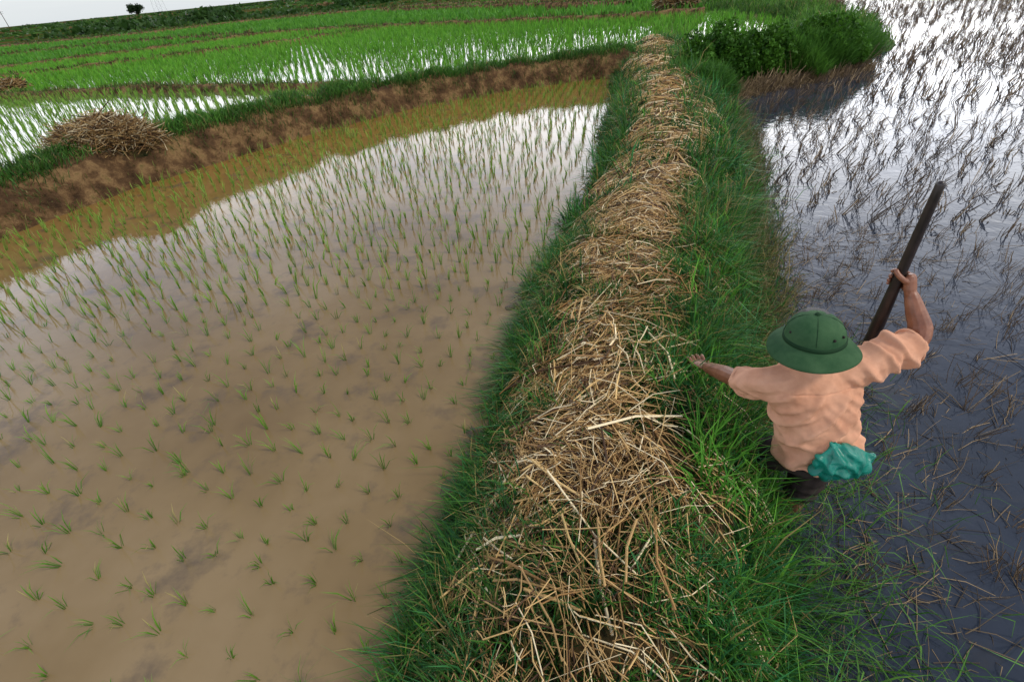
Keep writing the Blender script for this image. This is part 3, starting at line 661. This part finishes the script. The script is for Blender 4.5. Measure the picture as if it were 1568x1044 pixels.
# left arm + hand resting on the dike
bm=bmesh.new()
tube(bm,[(1.10,1.66,.765),(1.09,1.74,.72),(1.083,1.83,.675),(1.07,1.93,.622),(1.062,1.995,.587)],[.044,.043,.045,.036,.028])
hz=.555
tube(bm,[(1.062,1.99,.588),(1.052,2.035,.57),(1.045,2.075,hz)],[.029,.040,.042],flat=.42,side=(1,0,0))
for dx,ln,an in((-.034,.062,-.22),(-.012,.080,-.07),(.012,.086,.06),(.034,.076,.18)):
    bx,by=1.045+dx,2.085; ux,uy=math.sin(an),math.cos(an)
    tube(bm,[(bx,by-.03,hz),(bx+ux*ln*.35,by+uy*ln*.35,hz+.012),(bx+ux*ln*.7,by+uy*ln*.7,hz-.004),(bx+ux*ln*.95,by+uy*ln*.95,hz-.03)],[.0112,.0105,.0095,.008],10)
tube(bm,[(1.07,2.02,.572),(1.098,2.045,.56),(1.113,2.08,.547)],[.014,.012,.009],10)
finish('left_arm',bm,M_skin,.0028,2)
# pole
bm=bmesh.new(); tube(bm,[(PX-.004,PY,1.61),(PX,PY,1.2),(PX+.004,PY,.8),(PX+.01,PY+.01,-.3)],[.017,.0215,.029,.034],16)
bmobj('wooden_pole',bm,M_pole)
# bag at the hip: gathered at a knot by the waist, limp folds below
bm=bmesh.new(); kx,ky,kz=1.395,1.40,.60
prof=[(.018,.02),(.020,.0),(.070,-.016),(.105,-.040),(.125,-.075),(.130,-.115),(.124,-.15),(.10,-.175),(.05,-.19)]
n_=72; prev=None
for j,(w_,dz_) in enumerate(prof):
    t_=j/(len(prof)-1); cur=[]
    for k in range(n_):
        q=k*6.2832/n_; fo=1+(.14*(1-t_)+.02)*math.sin(6*q+1.3+t_*1.2)+.03*math.sin(11*q+t_*4)
        cur.append(bm.verts.new((kx+.070*min(1,t_*1.6)+math.cos(q)*w_*1.0*fo,ky-.02-.03*math.sin(t_*3.1)+math.sin(q)*w_*.45*fo,kz+dz_*1.0+.012*math.cos(q)*t_+.006*math.sin(3*q)*t_)))
    if prev:
        for k in range(n_): bm.faces.new((prev[k],prev[(k+1)%n_],cur[(k+1)%n_],cur[k]))
    else: bm.faces.new(cur)
    prev=cur
bm.faces.new(prev[::-1])
finish('plastic_bag',bm,M_bag,.004,3,lambda c,n_:.018*ridge((c[:,0]*.8+c[:,2])*40+4*vn(c[:,0],c[:,2],14,2),1.5)*vn(c[:,0],c[:,2],9,7)+.014*ridge((c[:,0]-1.40)*45-(c[:,2]-.5)*20+3*vn(c[:,0],c[:,2],18,5),2)*np.clip((.57-c[:,2])/.1+.3,0,1)-.008,parent=None)

# ================================================================ light
sunaz=math.radians(118); sunel=math.radians(52)
sd=Vector((math.sin(sunaz)*math.cos(sunel),math.cos(sunaz)*math.cos(sunel),math.sin(sunel)))
sl=bpy.data.lights.new('sun','SUN'); sl.energy=2.1; sl.angle=math.radians(10); sl.color=(1,.93,.82)
so=bpy.data.objects.new('sun',sl); so.rotation_euler=sd.to_track_quat('Z','Y').to_euler(); C.objects.link(so)
W=bpy.data.worlds.new('World'); bpy.context.scene.world=W; W.use_nodes=True; nt=W.node_tree
bg=nt.nodes['Background']; out=nt.nodes['World Output']
sky=N(nt,'ShaderNodeTexSky',sky_type='NISHITA'); sky.sun_disc=False; sky.sun_elevation=sunel; sky.sun_rotation=sunaz
nt.links.new(sky.outputs[0],bg.inputs[0]); bg.inputs[1].default_value=.10
tc=N(nt,'ShaderNodeTexCoord'); sep=N(nt,'ShaderNodeSeparateXYZ'); nt.links.new(tc.outputs['Generated'],sep.inputs[0])
def M(op,a_,b_=None,c_=None):
    n=N(nt,'ShaderNodeMath',operation=op)
    for i,v in enumerate((a_,b_,c_)):
        if v is None: continue
        if hasattr(v,'is_output'): nt.links.new(v,n.inputs[i])
        else: n.inputs[i].default_value=v
    return n.outputs[0]
zc=M('ADD',M('MAXIMUM',sep.outputs[2],0),.12); cv=N(nt,'ShaderNodeCombineXYZ'); nt.links.new(M('DIVIDE',sep.outputs[0],zc),cv.inputs[0]); nt.links.new(M('DIVIDE',sep.outputs[1],zc),cv.inputs[1])
cn=N(nt,'ShaderNodeTexNoise'); cn.inputs['Scale'].default_value=1.3; cn.inputs['Detail'].default_value=6; nt.links.new(cv.outputs[0],cn.inputs['Vector'])
# overcast deck: pale at the horizon, a bright band of thin cloud at 6-17 degrees, slate blue overhead
gm=ramp(nt,sep.outputs[2],[(0,(.80,.85,.88)),(.05,(.90,.93,.95)),(.11,(2.7,2.7,2.75)),(.25,(2.6,2.65,2.75)),(.35,(1.05,1.18,1.45)),(.5,(.42,.50,.68)),(1,(.38,.45,.58))]).outputs[0]
cl=ramp(nt,cn.outputs['Fac'],[(.35,(.62,.68,.80)),(.6,(1.1,1.08,1.05))])
base=mixc(nt,1.0,gm,cl.outputs[0],'MULTIPLY')
base=mixc(nt,ramp(nt,sep.outputs[2],[(0,(0,0,0)),(.3,(1,1,1))]).outputs[0],gm,base)
ga=math.radians(28)
gd=Vector((math.sin(ga)*.97,math.cos(ga)*.97,.18)).normalized(); dp=N(nt,'ShaderNodeVectorMath',operation='DOT_PRODUCT'); nt.links.new(tc.outputs['Generated'],dp.inputs[0]); dp.inputs[1].default_value=gd
gl=M('MULTIPLY',M('POWER',M('MAXIMUM',dp.outputs['Value'],0),11),2.6); gc=N(nt,'ShaderNodeCombineXYZ')
for i,k in enumerate((1,.98,.97)): nt.links.new(M('MULTIPLY',gl,k),gc.inputs[i])
tot=mixc(nt,1.0,base,gc.outputs[0],'ADD')
b2=N(nt,'ShaderNodeBackground'); nt.links.new(tot,b2.inputs[0]); b2.inputs[1].default_value=1.0
mx=N(nt,'ShaderNodeMixShader'); mx.inputs[0].default_value=.88; nt.links.new(bg.outputs[0],mx.inputs[1]); nt.links.new(b2.outputs[0],mx.inputs[2]); nt.links.new(mx.outputs[0],out.inputs['Surface'])

# ================================================================ camera
cam=bpy.data.cameras.new('camera'); cam.sensor_width=36; cam.lens=16.99; cam.clip_start=.05; cam.clip_end=8000
co_=bpy.data.objects.new('camera',cam); C.objects.link(co_)
co_.matrix_world=Matrix.Translation((0,0,2.4))@Matrix.Rotation(math.radians(53.1),4,'X')@Matrix.Rotation(math.radians(-5.7),4,'Z')
sc=bpy.context.scene; sc.camera=co_; sc.view_settings.view_transform='Standard'; sc.view_settings.look='None'; sc.view_settings.exposure=0
